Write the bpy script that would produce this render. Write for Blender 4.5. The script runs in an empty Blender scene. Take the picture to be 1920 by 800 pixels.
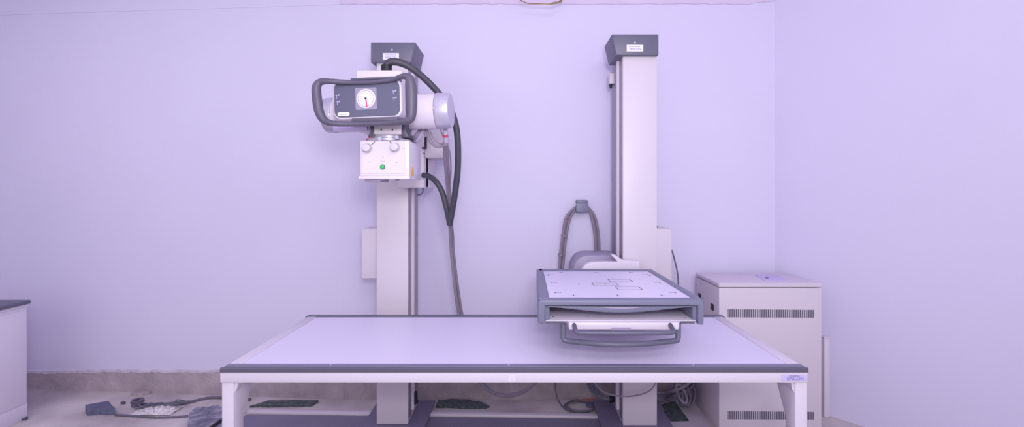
import bpy, bmesh, math, random
from mathutils import Vector, Matrix
random.seed(7)
R = math.radians
F, H = 900.0, 1.335          # focal length in pixels of the 1920 px frame, eye height in metres
sc = bpy.context.scene
col = sc.collection

# where a picture column / row lies at distance Y, and where it meets a horizontal plane
def X(px, Y): return (px - 970.0) / F * Y
def Z(py, Y): return H - (py - 358.0) / F * Y
def P(px, py, Y): return Vector((X(px, Y), Y, Z(py, Y)))
def G(px, py, z=0.0):
    Y = (H - z) * F / (py - 358.0)
    return Vector((X(px, Y), Y, z))

# ---------------------------------------------------------------- materials
MATS = {}
def srgb(r, g, b):
    f = lambda c: (c/255/12.92) if c/255 <= .04045 else ((c/255+.055)/1.055)**2.4
    return (f(r), f(g), f(b), 1)
def mat(name, base, rough=.5, metal=0., noise=0., nscale=20., bump=0., bscale=60., spec=.5, dark=None, coat=0., detail=4):
    m = bpy.data.materials.new(name); m.use_nodes = True
    nt = m.node_tree; b = nt.nodes['Principled BSDF']
    b.inputs['Base Color'].default_value = base
    b.inputs['Roughness'].default_value = rough
    b.inputs['Metallic'].default_value = metal
    b.inputs['Specular IOR Level'].default_value = spec
    b.inputs['Coat Weight'].default_value = coat
    tc = nt.nodes.new('ShaderNodeTexCoord')
    if noise > 0 or dark:
        n = nt.nodes.new('ShaderNodeTexNoise'); n.inputs['Scale'].default_value = nscale; n.inputs['Detail'].default_value = detail
        nt.links.new(tc.outputs['Object'], n.inputs['Vector'])
        cr = nt.nodes.new('ShaderNodeValToRGB')
        cr.color_ramp.elements[0].position = .3; cr.color_ramp.elements[1].position = .7
        lo = dark if dark else tuple(c*(1-noise) for c in base[:3]) + (1,)
        cr.color_ramp.elements[0].color = lo; cr.color_ramp.elements[1].color = base
        nt.links.new(n.outputs['Fac'], cr.inputs['Fac']); nt.links.new(cr.outputs['Color'], b.inputs['Base Color'])
    if bump > 0:
        n2 = nt.nodes.new('ShaderNodeTexNoise'); n2.inputs['Scale'].default_value = bscale; n2.inputs['Detail'].default_value = 5
        nt.links.new(tc.outputs['Object'], n2.inputs['Vector'])
        bp = nt.nodes.new('ShaderNodeBump'); bp.inputs['Strength'].default_value = bump; bp.inputs['Distance'].default_value = .01
        nt.links.new(n2.outputs['Fac'], bp.inputs['Height']); nt.links.new(bp.outputs['Normal'], b.inputs['Normal'])
    MATS[name] = m
    return m
M_WALL   = mat('lavender_paint', (.70,.66,.86,1), .75, noise=.035, nscale=1.2, bump=.08, bscale=25, spec=.2)
_nt = M_WALL.node_tree; _g = _nt.nodes.new('ShaderNodeNewGeometry')
for _l in list(_nt.links):
    if _l.from_node.type == 'TEX_COORD': _nt.links.new(_g.outputs['Position'], _l.to_socket)
M_CEIL   = mat('ceiling_paint', (.70,.60,.80,1), .85, noise=.1, nscale=3, bump=.1)
M_RAW    = mat('raw_plaster', (.50,.42,.47,1), .95, noise=.25, nscale=9, bump=.6, bscale=40, spec=.1, detail=8)
M_LIP    = mat('plaster_lip', (.70,.63,.76,1), .9, noise=.25, nscale=14, bump=.4)
M_FLOOR  = mat('dusty_floor', (.64,.58,.59,1), .9, bump=.35, bscale=30, spec=.15, dark=(.42,.37,.39,1), nscale=4, detail=9)
M_WHITE  = mat('cream_powder_coat', (.665,.60,.69,1), .42, noise=.02, nscale=3)
M_WHITE2 = mat('white_enamel', (.70,.64,.75,1), .35, noise=.015, nscale=4)
M_TOP    = mat('white_laminate', (.76,.72,.90,1), .38, noise=.012, nscale=2)
M_GREY   = mat('slate_plastic', (.130,.128,.195,1), .45, noise=.06, nscale=8)
M_RAIL   = mat('slate_rail', (.20,.195,.30,1), .38, noise=.05, nscale=8)
M_KNOB   = mat('knob_plastic', (.60,.55,.65,1), .4)
M_GREYB  = mat('blue_grey_plastic', (.185,.19,.29,1), .42, noise=.05, nscale=8)
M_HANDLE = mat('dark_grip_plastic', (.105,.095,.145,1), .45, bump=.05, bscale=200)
M_PANEL  = mat('console_face', (.115,.115,.19,1), .4, noise=.05, nscale=6)
M_PLATE  = mat('purple_grey_steel', (.205,.185,.275,1), .5, noise=.12, nscale=4)
M_BASE   = mat('base_steel', (.19,.165,.265,1), .5, noise=.1, nscale=5)
M_LAV    = mat('lavender_grey_shell', (.36,.32,.46,1), .45, noise=.05, nscale=5)
M_METAL  = mat('brushed_rail_steel', (.36,.31,.36,1), .35, metal=.55, noise=.2, nscale=30)
M_SILVER = mat('silver_cap', (.55,.52,.66,1), .32, metal=.35)
M_BLACK  = mat('black_rubber', (.012,.011,.02,1), .5)
M_HOSE   = mat('charcoal_hose', (.055,.053,.075,1), .5, bump=.1, bscale=300)
M_CABLE  = mat('grey_cable', (.26,.22,.285,1), .5)
M_CABLED = mat('dark_grey_cable', (.13,.12,.165,1), .5)
M_STICK  = mat('label_white', (.80,.78,.97,1), .5)
M_INKB   = mat('blue_ink', (.22,.20,.50,1), .6)
M_INKG   = mat('grey_ink', (.10,.085,.15,1), .6)
M_LAVLBL = mat('lavender_label', (.58,.50,.80,1), .5)
M_GREEN  = mat('green_button', (.02,.50,.12,1), .3)
M_RED    = mat('red_pointer', (.65,.05,.12,1), .5)
M_ORANGE = mat('orange_plastic', (.52,.23,.15,1), .6, noise=.3, nscale=30)
M_YELLOW = mat('warning_yellow', (.75,.47,.10,1), .5)
M_DIAL   = mat('dial_face', (.76,.68,.82,1), .4)
M_SCREEN = mat('dial_frame', (.30,.27,.40,1), .3)
M_MARBLE = mat('green_marble', (.13,.165,.165,1), .45, dark=(.022,.03,.045,1), nscale=60, detail=9, bump=.2)
M_STONE  = mat('blue_grey_stone', (.14,.15,.25,1), .7, noise=.4, nscale=30, bump=.4)
M_STREAK = mat('streaked_stone', (.36,.35,.46,1), .55, dark=(.035,.04,.075,1), nscale=20, detail=10, bump=.3)
M_WRAP   = mat('crumpled_wrap', (.85,.80,.84,1), .3, noise=.4, nscale=40, spec=.8)
M_WIRE   = mat('bronze_wire', (.30,.21,.12,1), .35, metal=.6)
M_TILE   = mat('pale_tile', (.56,.50,.57,1), .6, noise=.12, nscale=10)
M_CONS   = mat('pale_console', (.76,.71,.84,1), .5, noise=.03, nscale=3)

# ---------------------------------------------------------------- mesh helpers
class MB:
    def __init__(s): s.bm = bmesh.new()
    def _add(s, verts, faces):
        vs = [s.bm.verts.new(v) for v in verts]
        for f in faces:
            try: s.bm.faces.new([vs[i] for i in f])
            except ValueError: pass
        return vs
    def _merge(s, b2, mtx=None):
        if mtx is not None: bmesh.ops.transform(b2, matrix=mtx, verts=b2.verts)
        me = bpy.data.meshes.new('t'); b2.to_mesh(me); b2.free(); s.bm.from_mesh(me); bpy.data.meshes.remove(me)
        return s
    def box(s, a, b, bev=0., seg=2, mtx=None):
        b2 = bmesh.new()
        a = [min(p) for p in zip(a, b)], [max(p) for p in zip(a, b)]
        lo, hi = a
        bmesh.ops.create_cube(b2, size=1)
        for v in b2.verts:
            v.co = Vector([(lo[i]+hi[i])/2 + v.co[i]*(hi[i]-lo[i]) for i in range(3)])
        if bev > 0: bmesh.ops.bevel(b2, geom=b2.edges[:], offset=bev, segments=seg, profile=.5, affect='EDGES', clamp_overlap=True)
        return s._merge(b2, mtx)
    def prism(s, poly, axis, lo, hi, bev=0., seg=2, mtx=None):
        """extrude a polygon; axis 'x': poly is (y,z); 'y': (x,z); 'z': (x,y)"""
        b2 = bmesh.new()
        def pt(p, t): return {'x': (t, p[0], p[1]), 'y': (p[0], t, p[1]), 'z': (p[0], p[1], t)}[axis]
        A = [b2.verts.new(pt(p, lo)) for p in poly]; B = [b2.verts.new(pt(p, hi)) for p in poly]
        n = len(poly)
        b2.faces.new(A); b2.faces.new(B[::-1])
        for i in range(n): b2.faces.new((A[i], B[i], B[(i+1) % n], A[(i+1) % n]))
        bmesh.ops.recalc_face_normals(b2, faces=b2.faces)
        if bev > 0:
            es = [e for e in b2.edges if len(e.link_faces) == 2 and e.calc_face_angle(0) > .5]
            bmesh.ops.bevel(b2, geom=es, offset=bev, segments=seg, profile=.5, affect='EDGES', clamp_overlap=True)
        return s._merge(b2, mtx)
    def cyl(s, c0, c1, r0, r1=None, n=32, bev=0., mtx=None):
        c0, c1 = Vector(c0), Vector(c1); r1 = r0 if r1 is None else r1
        b2 = bmesh.new(); L = (c1-c0).length
        bmesh.ops.create_cone(b2, cap_ends=True, cap_tris=False, segments=n, radius1=r0, radius2=r1, depth=L)
        if bev > 0:
            es = [e for e in b2.edges if any(len(f.verts) > 4 for f in e.link_faces)]
            bmesh.ops.bevel(b2, geom=es, offset=bev, segments=3, profile=.5, affect='EDGES')
        q = Vector((0,0,1)).rotation_difference((c1-c0).normalized())
        m = Matrix.Translation((c0+c1)/2) @ q.to_matrix().to_4x4()
        bmesh.ops.transform(b2, matrix=m, verts=b2.verts)
        return s._merge(b2, mtx)
    def tube(s, pts, r, n=10, closed=False, smooth=True, sub=6, flat=1.0, mtx=None):
        """round bar along a path; r a number or a list, one per point"""
        pts = [Vector(p) for p in pts]
        rs = list(r) if isinstance(r, (list, tuple)) else [r]*len(pts)
        if smooth and len(pts) > 2:
            Q, RR = [], []
            m = len(pts); rng = range(m if closed else m-1)
            for i in rng:
                p1, p2 = pts[i], pts[(i+1) % m]
                p0 = pts[i-1] if (closed or i > 0) else p1*2-p2
                p3 = pts[(i+2) % m] if (closed or i+2 < m) else p2*2-p1
                for k in range(sub):
                    t = k/sub
                    Q.append(.5*((2*p1)+(p2-p0)*t+(2*p0-5*p1+4*p2-p3)*t*t+(3*p1-p0-3*p2+p3)*t**3))
                    RR.append(rs[i]*(1-t)+rs[(i+1) % m]*t)
            if not closed: Q.append(pts[-1]); RR.append(rs[-1])
            pts, rs = Q, RR
        b2 = bmesh.new(); m = len(pts); rings = []
        T = []
        for i in range(m):
            a = pts[i-1] if (closed or i > 0) else pts[i]; b = pts[(i+1) % m] if (closed or i+1 < m) else pts[i]
            T.append((b-a).normalized())
        up = Vector((0,0,1)) if abs(T[0].z) < .9 else Vector((0,1,0))
        N = (up - T[0]*up.dot(T[0])).normalized()
        for i in range(m):
            N = (N - T[i]*N.dot(T[i])).normalized(); Bn = T[i].cross(N)
            rings.append([b2.verts.new(pts[i]+(N*math.cos(2*math.pi*k/n)+Bn*math.sin(2*math.pi*k/n)*flat)*rs[i]) for k in range(n)])
        for i in range(m if closed else m-1):
            A, B = rings[i], rings[(i+1) % m]
            for k in range(n): b2.faces.new((A[k], A[(k+1) % n], B[(k+1) % n], B[k]))
        if not closed: b2.faces.new(rings[0][::-1]); b2.faces.new(rings[-1])
        bmesh.ops.recalc_face_normals(b2, faces=b2.faces)
        return s._merge(b2, mtx)
    def text(s, body, size, origin, mtx=None, extrude=.0004, face='front'):
        cu = bpy.data.curves.new('t', 'FONT'); cu.body = body; cu.size = size; cu.extrude = extrude; cu.align_x = 'CENTER'; cu.align_y = 'CENTER'
        o = bpy.data.objects.new('t', cu); col.objects.link(o)
        dg = bpy.context.evaluated_depsgraph_get(); dg.update()
        me = bpy.data.meshes.new_from_object(o.evaluated_get(dg))
        bpy.data.objects.remove(o); bpy.data.curves.remove(cu)
        b2 = bmesh.new(); b2.from_mesh(me); bpy.data.meshes.remove(me)
        rot = Matrix.Rotation(R(90), 4, 'X') if face == 'front' else Matrix.Identity(4)
        bmesh.ops.transform(b2, matrix=Matrix.Translation(origin) @ rot, verts=b2.verts)
        return s._merge(b2, mtx)
    def build(s, name, m, parent=None, mtx=None, ang=35):
        if mtx is not None: bmesh.ops.transform(s.bm, matrix=mtx, verts=s.bm.verts)
        bmesh.ops.recalc_face_normals(s.bm, faces=s.bm.faces)
        me = bpy.data.meshes.new(name)
        root = parent
        off = Vector((0,0,0))
        while root is not None: off += root.location; root = root.parent
        if parent is None:                       # origin at the base of the mesh
            vs = [v.co for v in s.bm.verts]
            lo = Vector([min(v[i] for v in vs) for i in range(3)]); hi = Vector([max(v[i] for v in vs) for i in range(3)])
            off = Vector(((lo.x+hi.x)/2, (lo.y+hi.y)/2, lo.z))
        bmesh.ops.translate(s.bm, vec=-off, verts=s.bm.verts)
        s.bm.to_mesh(me); s.bm.free()
        for p in me.polygons: p.use_smooth = True
        me.set_sharp_from_angle(angle=R(ang))
        me.materials.append(m)
        o = bpy.data.objects.new(name, me); col.objects.link(o)
        if parent is None: o.location = off
        else: o.parent = parent
        return o

def rrect(cx, cz, w, h, r, n=6):
    out = []
    for (sx, sz, a0) in ((1,1,0), (-1,1,90), (-1,-1,180), (1,-1,270)):
        for k in range(n+1):
            a = R(a0 + 90*k/n)
            out.append((cx+sx*(w/2-r)+r*math.cos(a), cz+sz*(h/2-r)+r*math.sin(a)))
    return out
def tag(o, label=None, cat=None, group=None, kind=None):
    for k, v in (('label', label), ('category', cat), ('group', group), ('kind', kind)):
        if v: o[k] = v
    return o
def thing(name, loc, label, cat, group=None):
    o = bpy.data.objects.new(name, None); col.objects.link(o); o.location = loc; o.empty_display_size = .1
    return tag(o, label, cat, group)
def struct(mb, name, m): return tag(mb.build(name, m), kind='structure')

# ---------------------------------------------------------------- the room
YW = 3.08
CEIL = 2.9
HEAD = 2.533
xa, xb = X(645, YW), X(1452, YW)                     # alcove corners on the back wall
b = MB(); b.box((-5, -1.6, -.1), (4, 3.7, 0)); struct(b, 'floor', M_FLOOR)
b = MB(); b.box((xa, YW, 0), (xb+.3, YW+.15, CEIL)); struct(b, 'wall_back', M_WALL)
# left wall: projects seven centimetres at the alcove and runs slightly away to the left
la = Vector((X(645, YW), YW)); lb = Vector((X(0, 3.27), 3.27)); d = (lb-la); lc = la + d*1.6
b = MB(); b.prism([(la.x, la.y), (la.x, YW+.15), (lc.x, lc.y+.3), (lc.x, lc.y)], 'z', 0, CEIL); struct(b, 'wall_left', M_WALL)
b = MB(); b.box((lc.x-.1, -1.6, 0), (lc.x, lc.y+.2, CEIL)); struct(b, 'wall_side', M_WALL)
# right wall: leaves the alcove corner at an angle towards the viewer
ra = Vector((xb, YW)); rd = Vector((.883, -1.0)).normalized(); rb_ = ra + rd*3.2; rn = Vector((-rd.y, rd.x))
b = MB(); b.prism([tuple(ra), tuple(rb_), tuple(rb_+rn*.15), tuple(ra+rn*.15)], 'z', 0, CEIL); struct(b, 'wall_right', M_WALL)
b = MB(); b.box((-5, -1.6, CEIL), (4, 3.7, CEIL+.1)); struct(b, 'ceiling', M_WALL)
# bare plaster header over the middle of the back wall
b = MB(); vs = []
n = 60
for i in range(n+1):
    t = i/n; x = xa-.02+(xb-xa+.03)*t; zz = HEAD + random.uniform(-.004, .004) + .02*max(0, t-.93)/.07
    vs += [(x, YW-.008, zz), (x, YW-.008, CEIL), (x, YW, CEIL), (x, YW, zz)]
fs = [(0,1,2,3), (4*n+3, 4*n+2, 4*n+1, 4*n)]
for i in range(n):
    a, c = 4*i, 4*i+4
    for k in range(4): fs.append((a+k, a+(k+1) % 4, c+(k+1) % 4, c+k))
b._add(vs, fs); struct(b, 'trim_1', M_CEIL)
# thin cornice along the left wall
t = d.normalized(); nrm = Vector((t.y, -t.x)); nrm = nrm if nrm.y < 0 else -nrm
b = MB(); b.prism([tuple(la), tuple(lc), tuple(lc+nrm*.003), tuple(la+nrm*.003)], 'z', HEAD-.002, HEAD+.004); struct(b, 'trim_2', M_WALL)
# raw unplastered strip at the foot of the walls, with a ragged upper edge
def ragged(p0, p1, z0, z1, n, th, name, m, lo=0, hgt_jit=.003):
    p0, p1 = Vector(p0), Vector(p1); dd = (p1-p0).normalized(); nn = Vector((dd.y, -dd.x)); nn = nn if nn.y < 0 else -nn
    b = MB(); vs = []
    for i in range(n+1):
        t = i/n; p = p0.lerp(p1, t); zt = z0+(z1-z0)*t + random.uniform(-hgt_jit, hgt_jit) + .002*math.sin(t*19)
        q = p + nn*th
        zl = lo and zt-lo-random.uniform(0, lo*.6)
        vs += [(p.x, p.y, zl), (q.x, q.y, zl), (q.x, q.y, zt), (p.x, p.y, zt+.004)]
    fs = []
    for i in range(n):
        a, c = 4*i, 4*i+4
        for k in range(4): fs.append((a+k, a+(k+1) % 4, c+(k+1) % 4, c+k))
    fs += [(0,1,2,3), (4*n+3, 4*n+2, 4*n+1, 4*n)]
    b._add(vs, fs); return struct(b, name, m)
ragged(la, lc, .185, .05, 120, .007, 'baseboard_left', M_RAW)
ragged(la, lc, .197, .062, 160, .009, 'trim_3', M_LIP, .012)
ragged((xa, YW), (xb, YW), .17, .17, 60, .006, 'baseboard_back', M_RAW)

# ---------------------------------------------------------------- nameplate helper
def nameplate(part, cx, Y, cz, w, h, m_plate, mtx=None, name='nameplate', lbl=None, th=.002):
    b = MB(); b.box((cx-w/2, Y-th, cz-h/2), (cx+w/2, Y, cz+h/2), .0006, 1)
    o = b.build(name, m_plate, part, mtx)
    if lbl: o['label'] = lbl
    return o

# ---------------------------------------------------------------- examination table
YF, YB, TZ = 1.793, 2.564, .674
XL, XR = X(412, YF), X(1516, YF)
tb = thing('examination_table', ((XL+XR)/2, (YF+YB)/2, 0), 'long white x-ray examination table with dark grey edge rails across the foreground', 'table')
b = MB(); b.prism([(YF+.011, .657), (YF+.011, .668), (YF+.0145, .668), (YF+.016, .6755), (YF+.043, .6755), (YF+.045, .657)], 'x', XL+.008, XR-.006)
fr = b.build('front_rail', M_RAIL, tb)
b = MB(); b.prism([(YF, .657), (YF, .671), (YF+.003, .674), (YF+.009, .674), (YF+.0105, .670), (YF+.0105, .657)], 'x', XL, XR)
o = b.build('shaded_lip', M_HANDLE, tb); o['label'] = 'front rail lip with shade painted into its colour'  # darker material paints the shade on the rail's front face
for px in (620, 954, 1300):
    b = MB(); b.cyl((X(px, YF+.03), YF+.03, .675), (X(px, YF+.03), YF+.03, .6772), .004, n=12); b.build('screw', M_SILVER, fr)
b = MB(); b.prism([(YB-.047, .657), (YB-.047, .676), (YB-.004, .676), (YB, .672), (YB, .657)], 'x', XL, XR); b.build('back_rail', M_GREY, tb)
for sx, x0 in ((1, XL+.012), (-1, XR-.012)):
    b = MB(); b.box((x0, YF+.045, .657), (x0+sx*.046, YB-.047, .6765), .002); b.build('side_trim', M_WHITE2, tb)
b = MB(); b.box((XL+.05, YF+.045, .655), (XR-.05, YB-.047, .6735)); b.build('tabletop', M_TOP, tb)
b = MB()
b.box((XL, YF+.002, .6195), (XR-.002, YF+.045, .657), .002); b.box((XL+.01, YB-.045, .6195), (XR-.01, YB-.003, .657), .002)
b.box((XL+.005, YF+.04, .6195), (XL+.05, YB-.04, .657)); b.box((XR-.05, YF+.04, .6195), (XR-.005, YB-.04, .657))
ap = b.build('frame', M_WHITE2, tb)
b = MB(); b.box((X(1466, YF), YF-.0005, Z(713, YF)), (X(1513, YF), YF+.004, Z(702, YF)), .0008, 1)
np_ = b.build('nameplate', M_LAVLBL, tb); np_['label'] = 'lavender nameplate'
b = MB(); b.text('EPSILON', .0165, (X(1491, YF), YF-.0009, Z(709.3, YF))); b.build('lettering', M_INKB, np_)
b = MB()
for k in range(9): b.box((X(1480+k*2.2, YF), YF-.0011, Z(704.9, YF)), (X(1481.4+k*2.2, YF), YF-.0004, Z(703.7, YF)))
b.build('fine_print', M_INKG, np_)
b = MB(); b.box((X(953, YF), YF+.0012, Z(715.5, YF)), (X(966, YF), YF+.003, Z(703.5, YF)), .0005, 1); st = b.build('sticker', M_TOP, tb); st['label'] = 'faint pale sticker'
b = MB(); b.box((X(958, YF), YF+.0008, Z(707, YF)), (X(961, YF), YF+.0014, Z(706, YF))); b.box((X(956, YF), YF+.0008, Z(712, YF)), (X(963, YF), YF+.0014, Z(711.2, YF))); b.build('arrow', M_LAVLBL, st)
for sx, xo, xi in ((1, X(415, 1.8), X(437, 1.8)), (-1, X(1514, 1.8), X(1492, 1.8))):
    b = MB(); b.prism([(1.803, 0), (1.803, .6195), (1.965, .6195), (1.87, .46), (1.87, 0)], 'x', xo, xi, .002); lg = b.build('leg', M_WHITE2, tb)
    b = MB(); b.box((min(xi, xi+sx*.035), 1.808, .6115), (max(xi, xi+sx*.035), 1.87, .6195), .003)
    b.prism([(xi, .6115), (xi+sx*.012, .6115), (xi+sx*.009, .59), (xi+sx*.003, .58), (xi, .575)], 'y', 1.81, 1.84)
    b.build('mounting_bracket', M_WHITE2, lg)
    b = MB(); b.box((xo, 1.86, 0), (xi, 2.45, .045), .003); b.build('foot', M_WHITE2, lg)

# ---------------------------------------------------------------- floor rail behind the table
yaw = Matrix.Translation((-.6, 2.84, 0)) @ Matrix.Rotation(R(-1.6), 4, 'Z') @ Matrix.Translation((.6, -2.84, 0))
fl = thing('floor_rail', (-.6, 2.6, 0), 'white edged slate floor rail lying on the floor beneath and behind the table', 'rail')
b = MB(); b.prism([(-1.62, 2.80), (-1.605, 2.832), (.50, 2.832), (.50, 2.35), (-1.62, 2.35)], 'z', 0, .005, mtx=yaw); b.build('rail_plate', M_PLATE, fl)
b = MB(); b.box((-1.62, 2.842, 0), (.50, 2.882, .017), .003, mtx=yaw); eg = b.build('rail_edge', M_WHITE, fl); eg['label'] = 'white raised edge'

# ---------------------------------------------------------------- column with cap (both stands)
def cap_part(root, xl, xr, Yf, Yb, zb, zt, slant_right, plate, screw):
    s = .026
    poly = [(xl, zt), (xr, zt), (xr-(s if slant_right else 0), zb), (xl+(0 if slant_right else s), zb)]
    b = MB()
    b2 = bmesh.new()
    # front and back outlines; the side over the rails hangs lower and leans in
    b.prism(poly, 'y', Yf, Yb, .004)
    # drooping skirt on the rail side
    cp = b.build('column_cap', M_GREY, root); cp['label'] = 'dark grey head cover'
    (x0, x1, y0, y1) = plate
    b = MB(); b.box((X(x0, Yf), Yf-.0015, Z(y1, Yf)), (X(x1, Yf), Yf+.001, Z(y0, Yf)), .0005, 1); p = b.build('nameplate', M_STICK, cp); p['label'] = 'white nameplate'
    cx, cz = (x0+x1)/2, y0 + (y1-y0)*.66
    b = MB(); b.text('EPSILON', .0165, (X(cx, Yf), Yf-.0019, Z(cz, Yf)))
    for k in range(9): b.box((X(x0+4+k*2.4, Yf), Yf-.0022, Z(y0+4.0, Yf)), (X(x0+5.4+k*2.4, Yf), Yf-.0014, Z(y0+2.9, Yf)))
    o = b.build('lettering', M_INKB, cp)
    b = MB(); b.cyl((X(screw[0], Yf), Yf-.003, Z(screw[1], Yf)), (X(screw[0], Yf), Yf+.002, Z(screw[1], Yf)), .0055, n=16, bev=.001); b.build('screw', M_SILVER, cp)
    return cp
def side_rails(root, xs, Yf, Yb, zb, zt, sgn):
    """two steel guide rails and a pale strip between them let into one flank"""
    D = Yb - Yf
    b = MB(); b.box((xs-.001*sgn, Yf+D*.03, zb), (xs+.004*sgn, Yf+D*.25, zt)); b.build('guide_rail', M_METAL, root)
    b = MB(); b.cyl((xs+.004*sgn, Yf+D*.36, zb+.02), (xs+.004*sgn, Yf+D*.36, zt), .011, n=16); b.cyl((xs+.002*sgn, Yf+D*.50, zb+.02), (xs+.002*sgn, Yf+D*.50, zt), .009, n=16); b.build('lifting_rod', M_WHITE2, root)
    b = MB(); b.box((xs-.001*sgn, Yf+D*.66, zb), (xs+.005*sgn, Yf+D*.98, zt)); b.build('guide_rail', M_METAL, root)

# ---------------------------------------------------------------- x-ray tube stand
CY0, CY1 = 2.677, 2.925
cx0, cx1 = X(706, CY0), X(765, CY0)
ts = thing('x_ray_tube_stand', ((cx0+cx1)/2, (CY0+CY1)/2, .022), 'cream x-ray tube stand with round tube head, control panel and charcoal hoses', 'x-ray machine')
b = MB(); b.box((cx0, CY0, .035), (cx1, CY1, 2.10), .004); cl = b.build('column', M_WHITE, ts)
side_rails(ts, cx1, CY0, CY1, .06, 2.09, 1)
b = MB(); b.box((-.865, 2.30, .0175), (-.512, 2.99, .034), .003); b.build('base_plate', M_BASE, ts)
cap_part(ts, X(695, 2.655), X(779, 2.655), 2.655, 2.905, Z(117, 2.655), Z(79, 2.655), True, (718, 748, 99.5, 112), (735, 93.5))
b = MB(); b.cyl((cx1+.012, 2.80, .165), (cx1+.012, 2.80, .115), .013, .017, 16); b.cyl((cx1+.012, 2.80, .115), (cx1+.012, 2.80, .10), .02, n=16, bev=.003); b.build('stopper', M_BLACK, ts)
# side box and its cable on the left flank
b = MB(); b.box((X(678, 2.76), 2.76, Z(522, 2.76)), (cx0, 2.90, Z(428, 2.76)), .006)
bx_ = b.build('junction_box', M_WHITE, ts)
b = MB(); b.tube([(cx0-.012, 2.80, Z(521, 2.8)), (cx0-.010, 2.80, Z(535, 2.8)), (cx0-.002, 2.80, Z(552, 2.8)), (cx0+.006, 2.80, Z(562, 2.8))], [.012, .011, .009, .006]); b.build('cable_boot', M_BLACK, ts)
# carriage on the column
b = MB(); b.box((X(745, 2.56), 2.56, Z(352, 2.56)), (X(795, 2.56), CY0-.001, 1.76), .006); b.box((cx1+.014, 2.62, Z(352, 2.56)), (X(795, 2.56), 2.90, 1.76), .006); b.build('carriage', M_WHITE, ts)
b = MB(); b.box((X(796, 2.58), 2.58, Z(296, 2.58)), (X(831, 2.58), 2.80, Z(243, 2.58)), .008); mb_ = b.build('motor_box', M_WHITE, ts)
b = MB(); b.box((X(796.5, 2.575), 2.572, Z(279, 2.575)), (X(800, 2.575), 2.58, Z(257, 2.575))); b.box((X(791.5, 2.555), 2.553, Z(279, 2.555)), (X(799, 2.555), 2.56, Z(276, 2.555))); b.cyl((X(795, 2.555), 2.553, Z(287, 2.555)), (X(795, 2.555), 2.562, Z(287, 2.555)), .0035, n=10); b.build('seam', M_BLACK, mb_)
b = MB(); b.tube([P(793, 352, 2.62), P(793, 359, 2.6), P(789, 364, 2.6), P(783, 365, 2.62)], .004, 8); b.build('cable_loop', M_CABLED, ts)

TCY = 2.12
tc_ = Vector((X(730, TCY), TCY, Z(212, TCY)))
rot = Matrix.Translation(tc_) @ Matrix.Rotation(R(-4), 4, 'Z') @ Matrix.Rotation(R(-1.6), 4, 'Y') @ Matrix.Translation(-tc_)
# tube housing
b = MB(); b.cyl(tc_+Vector((-.235, 0, 0)), tc_+Vector((.214, 0, 0)), .0775, n=64); hs = b.build('tube_housing', M_WHITE2, ts, rot)
b = MB(); b.box((X(626, 2.05)-.005, 2.043, Z(243, 2.05)), (X(690, 2.05), 2.06, Z(233, 2.05)), .003); b.build('data_label', M_LAVLBL, hs, rot)
for s, L0, L1 in ((1, .214, .278), (-1, .235, .285)):
    b = MB(); b.cyl(tc_+Vector((s*L0, 0, 0)), tc_+Vector((s*L1, 0, 0)), .0795, .076, 64, bev=.006)
    b.cyl(tc_+Vector((s*(L0+.003), -.0785, 0)), tc_+Vector((s*(L0+.003), -.081, 0)), .003, n=10)
    e = b.build('end_cap', M_SILVER, hs, rot); e['label'] = 'silver end cap'
# yoke behind the tube and arm to the carriage
b = MB(); b.box((X(672, 2.16), 2.13, 1.60), (X(757, 2.16), 2.30, Z(134, 2.16)), .008); b.box((-.69, 2.29, 1.60), (-.54, CY0, 1.76), .006); b.build('support_arm', M_WHITE2, ts)
# control panel
py0 = 1.935
pc = Vector((X(694, py0), 0, Z(185, py0)))
b = MB(); b.prism(rrect(pc.x, pc.z, .286, .158, .033, 8), 'y', py0, py0+.10, .006, 3); b.prism(rrect(pc.x+.008, pc.z-.002, .25, .135, .03, 8), 'y', py0+.09, py0+.16)
pn = b.build('control_panel', M_WHITE2, ts, rot); pn['label'] = 'white cased control panel with dark face'
b = MB(); b.prism(rrect(pc.x, pc.z, .270, .142, .027, 8), 'y', py0-.003, py0+.001, .001, 1); b.build('panel_face', M_PANEL, pn, rot)
dz = pc.z + .001; dx = pc.x - .002; yf = py0-.003
b = MB(); b.prism(rrect(dx, dz, .088, .088, .004, 3), 'y', yf-.0015, yf+.001); b.build('dial_frame', M_SCREEN, pn, rot)
b = MB(); b.cyl((dx, yf-.004, dz), (dx, yf, dz), .039, n=48, bev=.0012); b.build('angle_dial', M_DIAL, pn, rot)
b = MB()
for k in range(36):
    a = 2*math.pi*k/36; r0 = .029 if k % 3 == 0 else .031
    b.box((-.0005, -.0003, r0), (.0005, .0003, .0335), mtx=Matrix.Translation((dx, yf-.0043, dz)) @ Matrix.Rotation(a, 4, 'Y'))
b.tube([(dx+.0325*math.cos(2*math.pi*k/40), yf-.0042, dz+.0325*math.sin(2*math.pi*k/40)) for k in range(40)], .0006, 6, True, False)
b.build('dial_ticks', M_SCREEN, pn, rot)
b = MB(); b.prism([(dx-.001, dz), (dx+.003, dz), (dx+.006, dz-.034), (dx+.001, dz-.036)], 'y', yf-.0062, yf-.0048); b.build('pointer', M_RED, pn, rot)
b = MB(); b.cyl((dx, yf-.0075, dz), (dx, yf-.004, dz), .004, n=16); b.build('hub', M_BLACK, pn, rot)
for x0, z0 in ((X(637, py0), Z(178, py0)), (X(638, py0), Z(190, py0)), (X(746, py0), Z(174, py0)), (X(747, py0), Z(187, py0))):
    b = MB(); b.box((x0-.002, yf-.0006, z0-.009), (x0-.0005, yf+.001, z0+.007)); b.box((x0-.007, yf-.0006, z0+.003), (x0+.006, yf+.001, z0+.0045)); b.box((x0+.005, yf-.0006, z0+.002), (x0+.009, yf+.001, z0+.008)); b.build('icon', M_LAVLBL, pn, rot)
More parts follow.
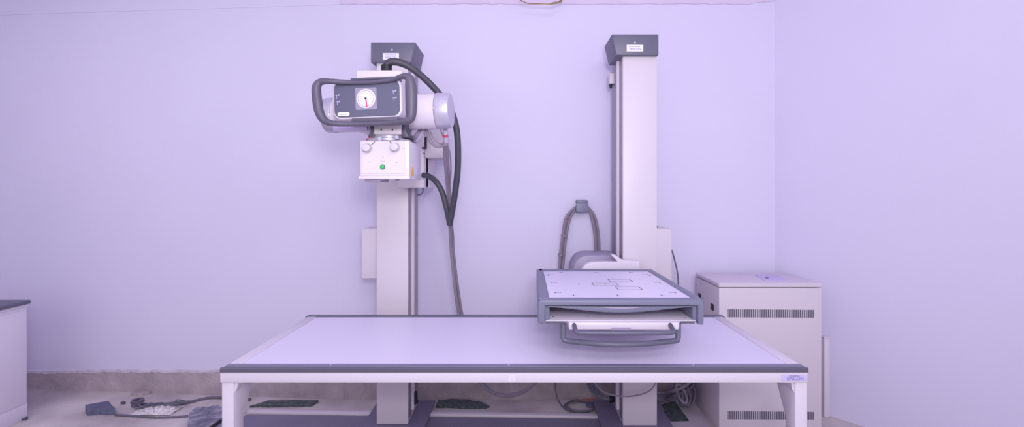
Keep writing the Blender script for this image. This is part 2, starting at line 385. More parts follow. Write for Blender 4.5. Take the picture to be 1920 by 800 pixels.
b = MB(); b.prism(rrect(X(649, py0), Z(212, py0), .050, .015, .007, 5), 'y', yf-.0015, yf+.001); bd = b.build('badge', M_STICK, pn, rot); bd['label'] = 'white oval badge'
b = MB()
for k in range(8): b.box((X(642+k*1.8, py0), yf-.0019, Z(213, py0)), (X(643.2+k*1.8, py0), yf-.0013, Z(211.6, py0)))
b.build('badge_lettering', M_INKB, pn, rot)
# grip ring around the panel
hy = 1.905
def hp(px, py, dy=0): return P(px, py, hy) + Vector((0, dy, 0))
path = [(598,160,.017),(599,186,.018),(603,208,.017),(612,222,.014),(630,228.5,.0105),(665,229.5,.0095),(700,230,.0095),(735,230,.0105),(765,229.5,.012),(777,224,.017),(779.5,205,.0205),(780,186,.0215),(779.5,165,.0205),(777,150,.017),(766,145.5,.011),(740,149,.0085),(700,151.5,.0085),(660,150.5,.009),(625,149,.010),(606,149.5,.013)]
b = MB(); b.tube([hp(x, y, .02 if 630 < x < 760 else 0) for x, y, r in path], [r*1.08 for _, _, r in path], 14, True, True, 5)
gr = b.build('grip_ring', M_HANDLE, ts, rot); gr['label'] = 'dark grey grip ring'
b = MB(); b.box((X(668, 1.95), 1.92, Z(152, 1.95)), (X(755, 1.95), 2.0, Z(147.5, 1.95)), .004); b.build('grip_mount', M_HANDLE, ts, rot)
b = MB(); b.box((X(668, 1.95), 1.92, Z(229, 1.95)), (X(755, 1.95), 2.0, Z(222, 1.95)), .004); b.build('grip_mount', M_HANDLE, ts, rot)
# port and turntable under the tube
b = MB(); b.box((X(701, 2.03), 2.03, Z(252, 2.03)), (X(752, 2.03), 2.20, Z(230, 2.03)), .004)
pt_ = b.build('tube_port', M_WHITE, ts)
for px in (715, 736):
    b = MB(); b.cyl((X(px, 2.03), 2.027, Z(243, 2.03)), (X(px, 2.03), 2.032, Z(243, 2.03)), .0035, n=10); b.build('screw', M_BLACK, pt_)
for sx, xo in ((-1, X(701, 2.03)), (1, X(752, 2.03))):
    b = MB(); b.prism([(xo, Z(231, 2.03)), (xo+sx*.026, Z(231, 2.03)), (xo+sx*.016, Z(244, 2.03)), (xo+sx*.03, Z(256, 2.03)), (xo+sx*.004, Z(257, 2.03)), (xo, Z(250, 2.03))], 'y', 2.04, 2.15, .002)
    b.build('port_bracket', M_HANDLE, ts)
b = MB(); c = Vector((X(728, 2.1), 2.11, 0)); b.cyl(c+Vector((0,0,Z(262.5, 2.01))), c+Vector((0,0,Z(257, 2.01))), .095, n=40, bev=.002); b.cyl(c+Vector((0,0,Z(257, 2.01))), c+Vector((0,0,Z(251, 2.01))), .078, n=40, bev=.002)
b.cyl((X(712, 2.0), 2.0, Z(260, 2.0)), (X(712, 2.0), 2.03, Z(260, 2.0)), .009, n=16); b.cyl((X(744, 2.0), 2.0, Z(257, 2.0)), (X(744, 2.0), 2.03, Z(257, 2.0)), .008, n=16)
b.build('turntable', M_SILVER, ts)
b = MB(); b.tube([P(688, 262, 2.06), P(692, 259, 2.05), P(699, 257, 2.05)], .0035, 8); b.build('red_wire', M_RED, ts)
# collimator
qy = 1.99
b = MB(); b.box((X(675, qy), qy, Z(336, qy)), (X(767.5, qy), 2.225, Z(263, qy)), .004)
co = b.build('collimator', M_WHITE2, ts); co['label'] = 'white collimator box with two knobs'
b = MB(); b.box((X(673, qy), qy-.008, Z(335.5, qy)), (X(769, qy), qy+.02, Z(329.5, qy)), .002)
b.box((X(677, qy), qy-.002, Z(329, qy)), (X(761, qy), qy+.002, Z(290, qy)), .0015, 1); b.box((X(679, qy), qy-.004, Z(325.5, qy)), (X(759, qy), qy+.002, Z(264, qy)), .0015, 1); b.build('face_plate', M_WHITE2, co)
for kx, ky, lx, ly in ((690, 277.5, 704, 265.5), (742, 276, 731, 264.5)):
    b = MB(); b.cyl((X(kx, qy), qy-.034, Z(ky, qy)), (X(kx, qy), qy-.006, Z(ky, qy)), .0165, .018, 32, bev=.003); b.cyl((X(kx, qy), qy-.007, Z(ky, qy)), (X(kx, qy), qy-.002, Z(ky, qy)), .021, n=32); b.build('knob', M_KNOB, co)
    a = Vector((X(kx, qy), 0, Z(ky, qy))); e = Vector((X(lx, qy), 0, Z(ly, qy))); u = (e-a).normalized()
    b = MB(); b.tube([(a+u*.020)+Vector((0, qy-.0065, 0)), e+Vector((0, qy-.0065, 0))], .0013, 6); b.build('pointer_line', M_INKG, co)
b = MB(); b.cyl((X(718, qy), qy-.011, Z(313, qy)), (X(718, qy), qy-.003, Z(313, qy)), .0085, n=24, bev=.0015); b.build('light_button', M_GREEN, co)
b = MB(); b.cyl((X(718, qy), qy-.007, Z(313, qy)), (X(718, qy), qy-.002, Z(313, qy)), .0105, n=24); b.build('button_collar', M_HANDLE, co)
for x0, y0, x1, y1 in ((714, 302, 716, 303), (717, 302, 719, 303), (720, 302, 722, 303), (718, 293, 719, 296), (693, 303, 695, 304.5), (743, 304, 745, 305.5), (755, 278, 759, 278.7)):
    b = MB(); b.box((X(x0, qy), qy-.0045, Z(y1, qy)), (X(x1, qy), qy-.003, Z(y0, qy))); b.build('icon', M_SCREEN, co)
xr_ = X(767.5, qy)
b = MB(); b.prism([(2.010, Z(329, 2.03)), (2.075, Z(329, 2.03)), (2.042, Z(309, 2.03))], 'x', xr_-.001, xr_+.0012); w_ = b.build('warning_sticker', M_YELLOW, co); w_['label'] = 'yellow triangular warning sticker'
b = MB(); b.box((xr_-.001, 2.14, Z(326, 2.16)), (xr_+.0008, 2.19, Z(312, 2.16))); w_ = b.build('sticker', M_LAVLBL, co); w_['label'] = 'pale blue sticker'
b = MB(); b.box((X(684, 2.02), 2.02, Z(341, 2.02)), (X(713, 2.02), 2.15, Z(336, 2.02)), .002); b.build('filter_slot', M_LAV, co)
for px in (724, 744):
    b = MB(); b.box((X(px-3, 2.01), 2.01, Z(338.5, 2.01)), (X(px+3, 2.01), 2.03, Z(335.5, 2.01))); b.build('latch', M_CABLED, co)
# hoses
b = MB(); b.cyl((X(725, 2.2), 2.2, Z(135, 2.2)), (X(725, 2.2), 2.2, Z(122, 2.2)), .0225, n=24)
for k in range(3): b.cyl((X(725, 2.2), 2.2, Z(133-k*4, 2.2)), (X(725, 2.2), 2.2, Z(131-k*4, 2.2)), .0245, n=24)
b.build('hose_connector', M_BLACK, ts)
b = MB(); b.tube([P(725, 126, 2.2), P(727, 119, 2.2), P(736, 115.5, 2.2), P(752, 118, 2.21), P(772, 128, 2.22), P(797, 148, 2.25), P(822, 174, 2.28), P(842, 200, 2.30), P(854, 232, 2.31), P(858.5, 270, 2.33), P(858, 320, 2.36), P(852, 370, 2.40), P(846, 405, 2.44), P(843, 421, 2.46)], [.017]*4+[.0155]*10, 14); b.build('cable_hose', M_HOSE, ts)
b = MB(); b.tube([P(794, 328, 2.50), P(804, 330, 2.47), P(818, 341, 2.45), P(829, 360, 2.45), P(836, 385, 2.45), P(841, 408, 2.46), P(843, 420, 2.47)], .0145, 14); b.build('cable_hose', M_HOSE, ts)
b = MB(); b.cyl(P(835, 243, 2.12), P(836, 266, 2.15), .0105, n=16); b.build('cable_plug', M_SILVER, ts)
b = MB(); b.cyl(P(835.5, 252, 2.13), P(836, 256, 2.135), .0112, n=16); b.build('red_sleeve', M_RED, ts)
b = MB(); b.cyl(P(835, 266, 2.15), P(835, 272, 2.155), .0125, n=16); b.build('collar', M_CABLE, ts)
def strands(root, paths, r, m, name='cable'):
    for p in paths:
        b = MB(); b.tube(p, r, 8); b.build(name, m, root)
strands(ts, [
 [P(833.5, 271, 2.155), P(835, 300, 2.25), P(839, 350, 2.42), P(842, 400, 2.5), P(844.5, 440, 2.6), P(846, 470, 2.66), P(852, 530, 2.72), P(860, 588, 2.76), P(876, 660, 2.80), P(898, 712, 2.82), P(922, 735, 2.83), P(955, 742, 2.86), P(985, 733, 2.92), P(1005, 715, 2.97), P(1030, 690, 3.02)],
 [P(837.5, 271, 2.165), P(839, 300, 2.26), P(842, 350, 2.43), P(844, 400, 2.51), P(848.5, 440, 2.62), P(850, 470, 2.68), P(857, 530, 2.74), P(866, 588, 2.78), P(882, 660, 2.81), P(905, 714, 2.84), P(930, 737, 2.85), P(962, 738, 2.88), P(990, 728, 2.94), P(1008, 713, 2.99), P(1034, 688, 3.03)],
], .0085, M_CABLE)
strands(ts, [
 [P(838, 268, 2.17), P(844, 290, 2.22), P(845.5, 320, 2.32), P(843, 360, 2.43), P(842, 400, 2.49)],
 [P(806, 244, 2.12), P(812, 258, 2.10), P(822, 268, 2.11), P(834, 268, 2.15)],
 [P(826, 243, 2.12), P(829, 251, 2.13), P(834, 262, 2.15)]], .0035, M_CABLE, 'thin_cable')
strands(ts, [[P(800, 243, 2.14), P(806, 262, 2.12), P(816, 273, 2.12), P(826, 274, 2.13), P(834, 270, 2.155)]], .0075, M_CABLE)
strands(ts, [[P(797, 240, 2.16), P(790, 252, 2.12), P(781, 264, 2.12), P(774, 264, 2.16)], [P(790, 240, 2.18), P(783, 251, 2.16), P(777, 258, 2.17), P(770, 258, 2.19)]], .0095, M_LAV, 'flex_conduit')

# ---------------------------------------------------------------- wall bucky stand
BY0, BY1 = 2.665, 2.95
bx0, bx1 = X(1168, BY0), X(1232, BY0)
ws = thing('detector_stand', ((bx0+bx1)/2, (BY0+BY1)/2, 0), 'cream upright stand on the right carrying a flat square detector tray over the table', 'x-ray detector')
b = MB(); b.box((bx0, BY0, .034), (bx1, BY1, 2.12), .004); b.build('column', M_WHITE, ws)
side_rails(ws, bx0, BY0, BY1, .06, 2.11, -1)
b = MB(); b.prism([(.47, 2.99), (.875, 2.99), (.85, 2.30), (.465, 2.30)], 'z', .0175, .034, .003); b.box((.52, 2.92, 0), (.84, 2.98, .0175)); b.box((.52, 2.32, 0), (.84, 2.80, .0175)); b.build('base_plate', M_BASE, ws)
cap_part(ws, X(1147, 2.635), X(1235, 2.635), 2.635, 2.86, Z(103, 2.635), Z(64, 2.635), False, (1175, 1206, 84, 96.5), (1190.5, 80))
b = MB(); b.box((X(1142, 2.90), 2.88, Z(158, 2.9)), (bx0-.002, 2.93, Z(138, 2.9)), .003); lm = b.build('limit_switch', M_WHITE, ws)
b = MB(); b.cyl((X(1145.5, 2.90), 2.905, Z(157, 2.9)), (X(1145.5, 2.90), 2.905, Z(165, 2.9)), .011, .007, 12); b.build('switch_tip', M_BLACK, lm)
b = MB(); b.box((bx1+.001, 2.76, .78), (X(1260, 2.76), 2.90, Z(428, 2.76)), .008); b.build('junction_box', M_WHITE, ws)
b = MB(); b.tube([(bx1-.004, 2.82, Z(424, 2.82)), (bx1+.015, 2.82, Z(420.5, 2.82)), (bx1+.04, 2.82, Z(423, 2.82)), (bx1+.05, 2.82, Z(429, 2.82))], .0055, 8); b.build('cable', M_CABLE, ws)
b = MB(); b.tube([P(1259, 468, 2.84), P(1263, 480, 2.84), P(1270, 510, 2.86), P(1272, 540, 2.87), P(1270, 600, 2.88), P(1262, 670, 2.88)], .0045, 8); b.build('cable', M_CABLED, ws)
# arm
def arm_profile(x0, x1, z0, z1, r, n=8):
    out = [(x1, z0), (x1, z1)]
    for k in range(n+1):
        a = R(90+90*k/n); out.append((x0+r+r*math.cos(a), z1-r+r*math.sin(a)))
    for k in range(n+1):
        a = R(180+90*k/n); out.append((x0+r+r*math.cos(a), z0+r+r*math.sin(a)))
    return out
b = MB(); b.prism(arm_profile(X(1075, 2.72), bx0-.02, .70, Z(478, 2.72), .085), 'y', 2.71, 2.93, .006); b.build('arm_cover', M_LAV, ws)
b = MB(); b.prism(arm_profile(X(1088, 2.60), bx0+.08, .72, Z(490.5, 2.60), .075), 'y', 2.60, 2.66, .008, 3)
b.prism([(bx0+.08, .70), (bx0+.08, Z(489, 2.62)), (bx0-.012, Z(487, 2.62)), (bx0-.055, Z(477, 2.62)), (bx0-.075, Z(477, 2.62)), (bx0-.02, .93), (bx0-.02, .70)], 'y', 2.615, 2.66)
b.box((bx0-.03, 2.655, .70), (bx0-.006, 2.93, Z(489, 2.62)))
b.box((.32, 2.55, .72), (.52, 2.61, .87), .004)
b.build('support_arm', M_WHITE2, ws)
# detector housing
DZ = .92
dY0, dY1 = 1.831, 2.541
dx0, dx1 = X(1009, dY0), X(1320, dY0)
b = MB()
zt, zb = DZ, Z(607, dY0)
b.prism([(dx0, dY0+.02), (dx0+.046, dY0+.02), (dx0+.058, dY1), (dx0+.022, dY1)], 'z', zb+.006, zt+.004, .008, 3)
b.box((dx1-.036, dY0+.02, zb+.006), (dx1, dY1, zt+.004), .008, 3)
b.box((dx0+.03, dY1-.055, zb+.01), (dx1-.03, dY1, zt+.004), .006, 3)
fz = Z(573, dY0)
b.prism([(dx0, zb), (dx0, zt-.010), (dx0+.008, zt), (dx1-.008, zt), (dx1, zt-.010), (dx1, zb-.004), (dx1-.022, zb-.004), (dx1-.022, fz), (dx0+.026, fz), (dx0+.026, zb)], 'y', dY0, dY0+.046, .005, 3)
hf = b.build('detector_frame', M_GREYB, ws); hf['label'] = 'blue grey frame'
b = MB(); b.box((dx0+.045, dY0+.044, DZ-.025), (dx1-.035, dY1-.053, DZ-.001)); pl = b.build('detector_cover', M_TOP, ws); pl['label'] = 'white cover panel with printed alignment marks'
def Q(px, py): v = G(px, py, DZ); return Vector((v.x, v.y))
def seg(b, p, q, w=.003):
    p, q = Vector(p), Vector(q); u = (q-p).normalized(); n = Vector((-u.y, u.x))*w/2
    b.prism([tuple(p-n), tuple(q-n), tuple(q+n), tuple(p+n)], 'z', DZ-.0015, DZ-.0005)
def mark(b): b.build('alignment_mark', M_INKG, pl)
def rect(x0, y0, x1, y1, w=.0034):
    b = MB(); seg(b, (x0, y0), (x1, y0), .0016); seg(b, (x1, y1), (x0, y1), .0016); seg(b, (x1, y0), (x1, y1), w); seg(b, (x0, y1), (x0, y0), w); mark(b)
for c0_, c1_ in (((1140, 523), (1187.5, 527.5)), ((1110, 530), (1161, 534.5)), ((1154, 537), (1206, 542.5))):
    q0, q1 = Q(*c0_), Q(*c1_); rect(q0.x, q1.y, q1.x-.003, q0.y)
for px, py in ((1086, 532), (1135.5, 532), (1028, 515.5), (1218.5, 516)):
    q = Q(px, py); b = MB(); b.cyl((q.x, q.y, DZ-.0015), (q.x, q.y, DZ-.0004), .0055, n=14); mark(b)
cxm, x_l, x_r = (dx0+.045+dx1-.035)/2, dx0+.075, dx1-.065
y_n, y_f = dY0+.075, dY1-.085
for xx in (x_l+.07, cxm, x_r-.07):
    for yy, sg in ((y_n, 1), (y_f, -1)):
        b = MB(); seg(b, (xx, yy), (xx, yy+sg*.022), .0045); seg(b, (xx-.012, yy), (xx+.018, yy), .0016); mark(b)
for yy in ((y_n+y_f)/2, y_n+.06, y_f-.06):
    for xx, sg in ((x_l, 1), (x_r, -1)):
        b = MB(); seg(b, (xx, yy), (xx+sg*.028, yy), .0016); seg(b, (xx, yy-.008), (xx, yy+.008), .0045); mark(b)
# tray inside
b = MB(); b.box((dx0+.03, dY0+.012, zb+.006), (dx1-.026, 2.25, zb+.010), .003); b.box((dx0+.04, 2.24, zb), (dx1-.03, 2.252, DZ-.03)); b.box((dx0+.027, dY0+.03, zb), (dx0+.033, 2.25, DZ-.03)); b.box((dx1-.031, dY0+.03, zb), (dx1-.025, 2.25, DZ-.03))
b.box((X(1066, dY0), dY0-.008, Z(617, dY0)), (X(1273, dY0), dY0+.25, zb+.008), .006)
tr = b.build('cassette_tray', M_WHITE2, ws); tr['label'] = 'white pull-out tray'
b = MB(); b.box((X(1145, dY0), dY0-.0095, Z(617, dY0)), (X(1182, dY0), dY0-.007, Z(612.5, dY0))); b.build('data_label', M_LAV, tr)
for a0, a1 in ((1024, 1058), (1278, 1304)):
    b = MB(); b.box((X(a0, dY0), dY0+.008, Z(607.5, dY0)), (X(a1, dY0), dY0+.014, Z(604, dY0))); b.build('tray_slot', M_HANDLE, tr)
for px, py in ((1037, 589.5), (1102, 589), (1285, 592)): 
    q = G(px, py+4, zb+.010); b = MB(); b.cyl((q.x, q.y, zb+.0095), (q.x, q.y, zb+.011), .004, n=10); b.build('rivet', M_HANDLE, tr)
b = MB()   # bowed flap in the slot
n = 24; top, bot = [], []
for k in range(n+1):
    t = k/n; px = 1026+t*(1301-1026); sag = math.sin(math.pi*t)
    top.append((X(px, dY0), Z(574.2+.8*sag, dY0))); bot.append((X(px, dY0), Z(576+10.5*sag**1.5, dY0)))
b.prism(top+bot[::-1], 'y', dY0+.006, dY0+.03, .0015); fp = b.build('slot_flap', M_GREYB, ws)
b = MB(); top, bot = [], []
for k in range(13):
    t = k/12; px = 1124+t*84; s = math.sin(math.pi*t)
    top.append((X(px, dY0), Z(575.2, dY0))); bot.append((X(px, dY0), Z(575.4+4.2*s, dY0)))
b.prism(top+bot[::-1], 'y', dY0+.0045, dY0+.008); b.build('finger_recess', M_LAV, fp)
# handles
def bar(pts, r, name, m=M_GREY):
    b = MB(); b.tube(pts, r, 12, False, False); return b.build(name, m, ws)
hY = 1.765
pts = [P(1075.5, 606, 1.845), P(1077, 611, 1.81)] + [P(1080, 621, hY+.005)] + [P(1083+k*(1258-1083)/10, 623.6+.6*math.sin(math.pi*k/10), hY-.012*math.sin(math.pi*k/10)) for k in range(11)] + [P(1264, 622, hY+.005)] + [P(1258, 611, 1.81), P(1254.5, 606, 1.845)]
bar(pts, .0085, 'tray_handle')
pts = [P(1056, 606, 1.86), P(1056, 632, 1.855), P(1057, 637, 1.852)] + [P(1062+k*(1266-1062)/14, 638.5+7*math.sin(math.pi*k/14), 1.85-.06*math.sin(math.pi*k/14)) for k in range(15)] + [P(1270.5, 637, 1.852), P(1271.5, 632, 1.855), P(1271.5, 606, 1.86)]
bar(pts, .0105, 'lower_handle')

# black cable bundle plugged into the flank of the stand
pk = thing('plug_cable', (X(1120, 2.9), 2.9, .03), 'three dark cables curving into a black plug on the left flank of the right stand', 'cable')
for k, (dx_, dy_) in enumerate(((0, 0), (5, -2), (9, -5))):
    b = MB(); b.tube([P(1092+dx_, 690, 3.0), P(1101+dx_, 718, 2.97), P(1112+dx_, 736+dy_, 2.92), P(1128+dx_*.5, 746+dy_*.6, 2.88), P(1146, 749+dy_*.3, 2.86)], .0075, 8); b.build('cable', M_CABLED, pk)
b = MB(); b.cyl(P(1143, 748, 2.86), P(1152, 748, 2.86), .02, .016, 16, bev=.003); b.build('plug', M_BLACK, pk)
b = MB(); b.tube([P(1108, 700, 2.70), P(1122, 727, 2.66), P(1145, 739, 2.63), P(1180, 742.5, 2.62), P(1210, 736, 2.62), P(1226, 724, 2.63), P(1232, 705, 2.65)], .004, 8); tag(b.build('hanging_cable', M_CABLE), 'single thin grey cable sagging in front of the right stand column below the table', 'cable')

# ---------------------------------------------------------------- wall hook and the cables over it
b = MB(); b.box((X(1081, 3.03), 3.0, Z(381, 3.03)), (X(1101, 3.03), YW, Z(375, 3.03)), .004); b.prism(rrect(X(1091, 3.01), Z(389, 3.01), .078, .058, .014), 'y', 2.985, 3.0, .004); b.box((X(1084, 3.03), 2.99, Z(397, 3.03)), (X(1098, 3.03), YW, Z(392, 3.03)), .004)
tag(b.build('cable_hook', M_GREYB), 'blue grey cable hook fixed to the lavender back wall', 'hook')
cb = thing('cable_loop', (X(1091, 3.04), 3.04, 0), 'loop of grey cables hanging over the wall hook beside the right stand', 'cable')
for k in range(3):
    o = (k-1)*3.2; yy = 3.035+.012*(k % 2)
    b = MB(); b.tube([P(1046+o*.9, 640, yy), P(1050+o*.8, 540, yy), P(1054+o, 480, yy), P(1059+o, 440, yy), P(1064+o*1.2, 412, yy), P(1073+o, 396, yy), P(1083, 387.5+o*.3, yy), P(1091, 386+o*.5, yy), P(1099, 387.5+o*.4, yy), P(1109-o*.6, 398, yy), P(1115-o, 415, yy), P(1119-o, 440, yy), P(1121-o, 480, yy), P(1122-o, 540, yy), P(1112-o, 640, yy), P(1098-o, 700, yy)], .0085, 8)
    b.build('cable', M_CABLE, cb)
for px, py in ((1058, 442), (1053, 478)):
    b = MB(); b.cyl(P(px+.4, py-1.5, 3.04), P(px-.4, py+1.5, 3.04), .0215, n=14); b.build('cable_tie', M_CABLE, cb)
# thin wire loop hanging from the ceiling
b = MB(); b.tube([Vector((X(974, 2.93), 2.93, CEIL)), P(976, -12, 2.93), P(982, 3, 2.93), P(994, 6.5, 2.93), P(1015, 7, 2.92), P(1036, 7.5, 2.92), P(1047, 4, 2.92), P(1054, -3, 2.92), P(1056, -12, 2.92), Vector((X(1057, 2.92), 2.92, CEIL))], .004, 8); b.tube([P(1030, 8, 2.915), P(1040, 4, 2.915), P(1052, 3, 2.92), P(1055, -12, 2.92)], .003, 8)
tag(b.build('wire_loop', M_WIRE), 'thin bronze wire loop hanging down from the ceiling', 'wire')

# ---------------------------------------------------------------- generator cabinet on the right
gx0, gx1, gy0, gy1, gz = 1.118, 1.687, 2.66, 3.005, .825
gc = thing('generator_cabinet', ((gx0+gx1)/2, (gy0+gy1)/2, 0), 'cream metal generator cabinet with slotted vents standing behind the right table end', 'cabinet')
b = MB(); b.box((gx0, gy0, 0), (gx1, gy1, gz-.027), .004); bd = b.build('body', M_WHITE, gc)
b = MB(); b.box((gx0-.002, gy0-.002, gz-.024), (gx1+.002, gy1, gz), .006, 3); ld = b.build('lid', M_WHITE, gc)
for y0, y1 in ((579, 594.5), (770, 785.5)):
    b = MB()
    for k in range(41):
        px = 1363.5 + k*4.0
        b.box((X(px, gy0), gy0-.0012, Z(y1+k*.02, gy0)), (X(px+2.3, gy0), gy0+.01, Z(y0+k*.04, gy0)))
    b.build('vent', M_HANDLE, gc)
for Y, py in ((2.94, 555), (2.75, 575)):
    b = MB(); b.box((gx0-.004, Y-.02, Z(py, Y)-.018), (gx0+.002, Y+.02, Z(py, Y)+.018), .002); b.build('socket', M_BLACK, gc)
b = MB(); q = [G(px, py, gz) for px, py in ((1416, 515.5), (1456, 515.5), (1477, 526.5), (1434, 526.5))]
b.prism([(v.x, v.y) for v in q], 'z', gz-.001, gz+.003, .001); hp_ = b.build('cover_plate', M_LAVLBL, gc)
q = G(1438, 522, gz); b = MB(); b.cyl((q.x, q.y, gz), (q.x, q.y, gz+.007), .008, n=16); b.build('catch', M_HANDLE, hp_)

# upright duct by the right wall
dv = ra + rd*((1.835-xb)/rd.x)
b = MB(); Yd = 2.835
b.box((X(1545.5, Yd), Yd, 0), (X(1556.5, Yd), Yd+.055, Z(634, Yd)), .004); b.box((X(1544.5, Yd), Yd-.003, Z(634, Yd)), (X(1557, Yd), Yd+.058, Z(631, Yd)), .003)
tag(b.build('cable_duct', M_WHITE2), 'narrow white upright duct between the cream cabinet and the right wall', 'duct')

# ---------------------------------------------------------------- console cabinet at the left edge
kx, ky = -2.885, 2.83
lcab = thing('console_cabinet', (-3.2, 2.3, 0), 'pale low cabinet with dark grey worktop at the left edge', 'cabinet')
b = MB(); b.box((-3.55, 1.7, .0), (kx+.0, ky-.006, .655), .003); b.build('body', M_CONS, lcab)
b = MB(); b.box((-3.56, 1.69, .672), (kx+.016, ky+.004, .694), .006); b.build('worktop', M_GREY, lcab)
b = MB(); b.box((-3.55, 1.70, .655), (kx+.006, ky-.002, .672), .003); b.build('worktop_edge', M_WHITE2, lcab)
b = MB(); b.box((kx-.002, 1.72, .095), (kx+.006, 2.36, .64), .003); b.build('door', M_CONS, lcab)
b = MB(); b.box((kx-.002, 2.37, .095), (kx+.006, 2.815, .64), .003); b.build('door', M_CONS, lcab)
b = MB(); b.box((kx-.004, 1.71, .0), (kx+.004, 2.822, .088), .002); b.build('kick_plate', M_CONS, lcab)

# ---------------------------------------------------------------- rubble, slabs and cables on the floor
def slab(name, pts, h, m, label, cat, jit=.004, z0=0.0, group=None):
    """broken flat piece from corner points read off the floor"""
    out = []
    for i, p in enumerate(pts):
        a, c = G(*p), G(*pts[(i+1) % len(pts)])
        for k in range(4):
            v = a.lerp(c, k/4) + (Vector((random.uniform(-jit, jit), random.uniform(-jit, jit), 0)) if k else Vector())
            out.append((v.x, v.y))
    b = MB(); b.prism(out, 'z', z0, z0+h)
    return tag(b.build(name, m), label, cat, group)
slab('marble_slab', [(468, 764), (503, 753.5), (597, 753), (585, 762), (540, 763)], .012, M_MARBLE, 'dark green marble slab lying behind the left part of the floor rail', 'stone slab')
slab('marble_slab', [(817, 765), (822, 754), (850, 751.5), (880, 752.5), (905, 758), (918, 764), (910, 766.5)], .014, M_MARBLE, 'dark green rounded marble offcut on the floor between the two stands', 'stone slab', .006)
slab('floor_tile', [(1238, 754), (1264, 752.5), (1292, 789.5), (1254, 790)], .006, M_MARBLE, 'dark green speckled tile beside the right stand foot', 'tile', .001)
slab('floor_tile', [(1256, 792), (1293, 791.5), (1325, 835), (1272, 835)], .006, M_TILE, 'pale tile in front of the dark green speckled tile', 'tile', .001)
slab('floor_tile', [(1266, 752), (1306, 762), (1338, 812), (1306, 812)], .005, M_TILE, 'pale tile next to the foot of the cream generator cabinet', 'tile', .001)
slab('stone_block', [(163, 779), (160, 770), (203, 762.5), (216, 777)], .038, M_STONE, 'blue grey stone block on the floor right of the pale low cabinet', 'stone', .004)
slab('stone_slab', [(246, 763), (262, 759), (322, 757), (318, 764.5)], .012, M_STONE, 'thin blue grey stone slab beneath the crumpled wrapping', 'stone slab', .004)
slab('stone_slab', [(352, 801), (354, 783), (368, 770), (395, 768), (409, 765), (440, 780), (430, 830), (360, 830)], .022, M_STREAK, 'large streaked dark stone slab lying left of the table leg', 'stone slab', .008)
slab('orange_scrap', [(1090, 752), (1094, 748), (1116, 749), (1122, 753), (1108, 756)], .008, M_ORANGE, 'small orange plastic scrap on the floor left of the right stand', 'scrap', .008)
slab('rubble_chip', [(28, 789), (36, 783), (52, 783), (50, 788)], .012, M_HANDLE, 'dark rubble chip at the foot of the pale low cabinet', 'rubble', .004)
slab('rubble_chip', [(226, 757), (230, 755), (236, 756), (233, 758)], .012, M_HANDLE, 'tiny dark rubble chip behind the blue grey stone block', 'rubble', .003)
slab('mortar_lump', [(246, 742), (268, 736), (282, 738), (262, 743)], .02, M_RAW, 'grey mortar lump against the bare wall foot', 'mortar', .006)
# crumpled wrapping
b = MB(); g = bmesh.new(); c0 = G(296, 770)
bmesh.ops.create_grid(g, x_segments=26, y_segments=14, size=1)
for v in g.verts:
    x, y = v.co.x, v.co.y; r = math.hypot(x, y)
    v.co = Vector((c0.x + x*.125 + random.uniform(-.008, .008), c0.y + y*.065 + random.uniform(-.006, .006), .002 + max(0, 1-r*.85)*.03*random.random() + .004))
b._merge(g); wr = b.build('crumpled_wrapping', M_WRAP, ang=20); tag(wr, 'crumpled pale plastic wrapping with dark wires on the bare floor', 'wrapping')
sm = wr.modifiers.new('thick', 'SOLIDIFY'); sm.thickness = .0015
b = MB()
for i in range(4):
    a = random.uniform(0, 6.28); c = Vector((c0.x + random.uniform(-.10, .12), c0.y + random.uniform(-.05, .05), .034))
    b.tube([c + Vector((math.cos(a+t*2.4)*.045*(1+.3*random.random()), math.sin(a+t*2.4)*.028, .006*random.random())) for t in range(4)], .004, 6)
c1 = G(258, 762)
for i in range(4): b.tube([c1 + Vector((math.cos(t*1.6+i)*.035, math.sin(t*1.6+i)*.03, .018+.008*i)) for t in range(5)], .0045, 6)
tag(b.build('wire_tangle', M_CABLED), 'tangle of short dark wires lying on the crumpled wrapping', 'wire')
b = MB(); b.tube([G(252, 765, .02), G(275, 762, .02), G(305, 759, .018), G(335, 757, .012), G(360, 752, .010), G(382, 746.5, .010), G(400, 744.5, .010), G(425, 745, .010), G(470, 748, .010)], .008, 8)
tag(b.build('floor_cable', M_CABLED), 'grey cable snaking along the floor towards the left table leg', 'cable')
b = MB(); b.tube([G(216, 777, .008), G(250, 779, .008), G(290, 782, .008), G(330, 781, .008), G(352, 779.5, .008)], .006, 8)
tag(b.build('floor_cable', M_CABLED), 'thin dark cable between the stone block and the streaked slab', 'cable')
b = MB(); b.tube([G(392, 803, .034), G(404, 795, .034), G(418, 786, .034), G(440, 776, .034)], .009, 8)
tag(b.build('floor_cable', M_BLACK), 'thick black cable lying across the streaked stone slab', 'cable')
# coil between the stands
b = MB()
ctr = G(1084, 762, .008)
loop = [ctr + Vector((math.cos(t*2*math.pi/12)*.088 + .01*random.random(), math.sin(t*2*math.pi/12)*.075, .003*random.random())) for t in range(13)]
b.tube([P(1042, 690, 3.03), P(1041, 722, 3.02), P(1044, 742, 2.985), G(1051, 757, .008), G(1062, 767, .008), G(1078, 771, .010), G(1098, 769, .011)] , .005, 8)
b.tube(loop, .006, 8)
b.tube([p*1 + Vector((.012, -.012, .012)) for p in loop[3:12]], .006, 8)
tag(b.build('cable_coil', M_CABLED), 'small coil of grey cable on the floor just left of the right stand', 'cable')
b = MB(); q = G(1108, 760, 0); b.box((q.x-.03, q.y-.03, 0), (q.x+.03, q.y+.03, .014), .003); tag(b.build('stone_chip', M_STONE), 'small blue grey stone chip beside the orange scrap', 'stone')
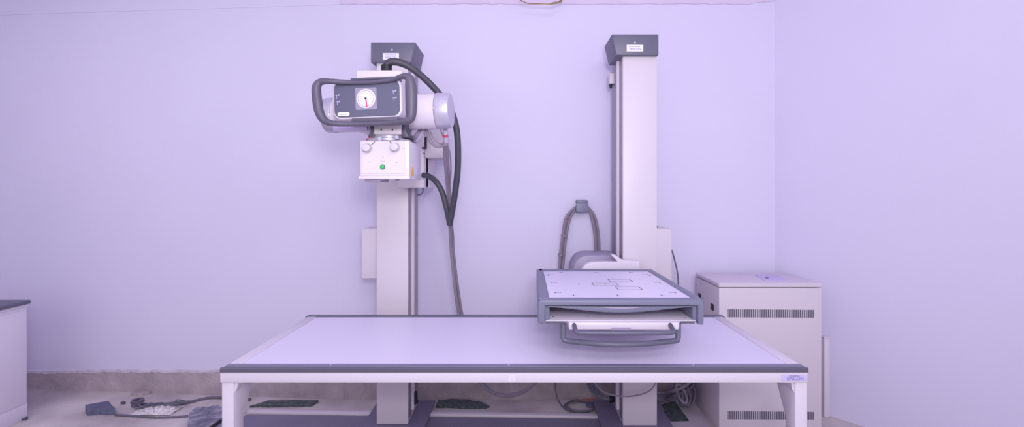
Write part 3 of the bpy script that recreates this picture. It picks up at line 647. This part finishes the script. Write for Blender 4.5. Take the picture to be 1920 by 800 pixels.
# thick bundle reaching the generator cabinet
bu = thing('cable_bundle', (X(1275, 2.94), 2.94, 0), 'thick bundle of tangled grey cables between the right stand and the cream cabinet', 'cable')
for k in range(9):
    o = k*3.4; yy = 2.90+.010*(k % 5)
    b = MB(); b.tube([P(1222, 736+o*.85, 3.01), P(1246, 737+o*.6, 2.975), P(1264, 732+o*.55, yy), P(1282, 725+o*.5, yy+.01), P(1294, 715+o*.75, yy+.015), P(1302, 700+o*1.1, yy+.02)], .0085, 8); b.build('cable', M_CABLED if k % 2 else M_CABLE, bu)
for k in range(9):
    ca = P(1278+k*2.2, 738+(k % 3)*2.5, 2.90+.010*(k % 4)); tl = .5*(k % 3-1)
    b = MB(); b.tube([ca + Vector((math.cos(t*2*math.pi/12)*.024 + tl*.03*math.sin(t*2*math.pi/12), math.sin(t*2*math.pi/12)*.018, math.sin(t*2*math.pi/12)*.048)) for t in range(12)], .0085, 8, True); b.build('cable_loop', M_CABLED if k % 3 else M_CABLE, bu)

# ---------------------------------------------------------------- camera
cam = bpy.data.cameras.new('camera'); co_ = bpy.data.objects.new('camera', cam); col.objects.link(co_)
co_.location = (0, 0, H); co_.rotation_euler = (R(90), 0, 0)
cam.sensor_width = 36; cam.lens = F/1920*36
cam.shift_x = -10/1920; cam.shift_y = -42/1920
cam.clip_start = .05
sc.camera = co_

# ---------------------------------------------------------------- light
def area(name, loc, target, sx, sy, power, color):
    L = bpy.data.lights.new(name, 'AREA'); L.shape = 'RECTANGLE'; L.size = sx; L.size_y = sy; L.energy = power; L.color = color
    o = bpy.data.objects.new(name, L); col.objects.link(o); o.location = loc
    o.rotation_euler = (Vector(target)-Vector(loc)).to_track_quat('-Z', 'Y').to_euler()
    return o
LC = (1.0, .955, 1.0)
area('overhead_fill', (.5, -.6, 2.82), (.4, 3.0, .8), 1.6, 1.0, 40, LC)  # unseen area light behind the camera, fills the back wall from above
area('overhead_fill', (-2.7, 1.4, 2.86), (-2.6, 1.75, 0), .9, .9, 19, LC)  # unseen fill added to brighten the left wall and floor
area('bounce_flash', (.15, -.35, 1.7), (-.05, 1.2, 2.9), .4, .4, 42, LC)
w = bpy.data.worlds.new('world'); sc.world = w; w.use_nodes = True
bg = w.node_tree.nodes['Background']; bg.inputs['Color'].default_value = (.95, .925, 1.0, 1); bg.inputs['Strength'].default_value = 1.02
vs = sc.view_settings
vs.view_transform = 'Standard'; vs.look = 'None'; vs.gamma = 1; vs.exposure = 0.0; vs.use_curve_mapping = False
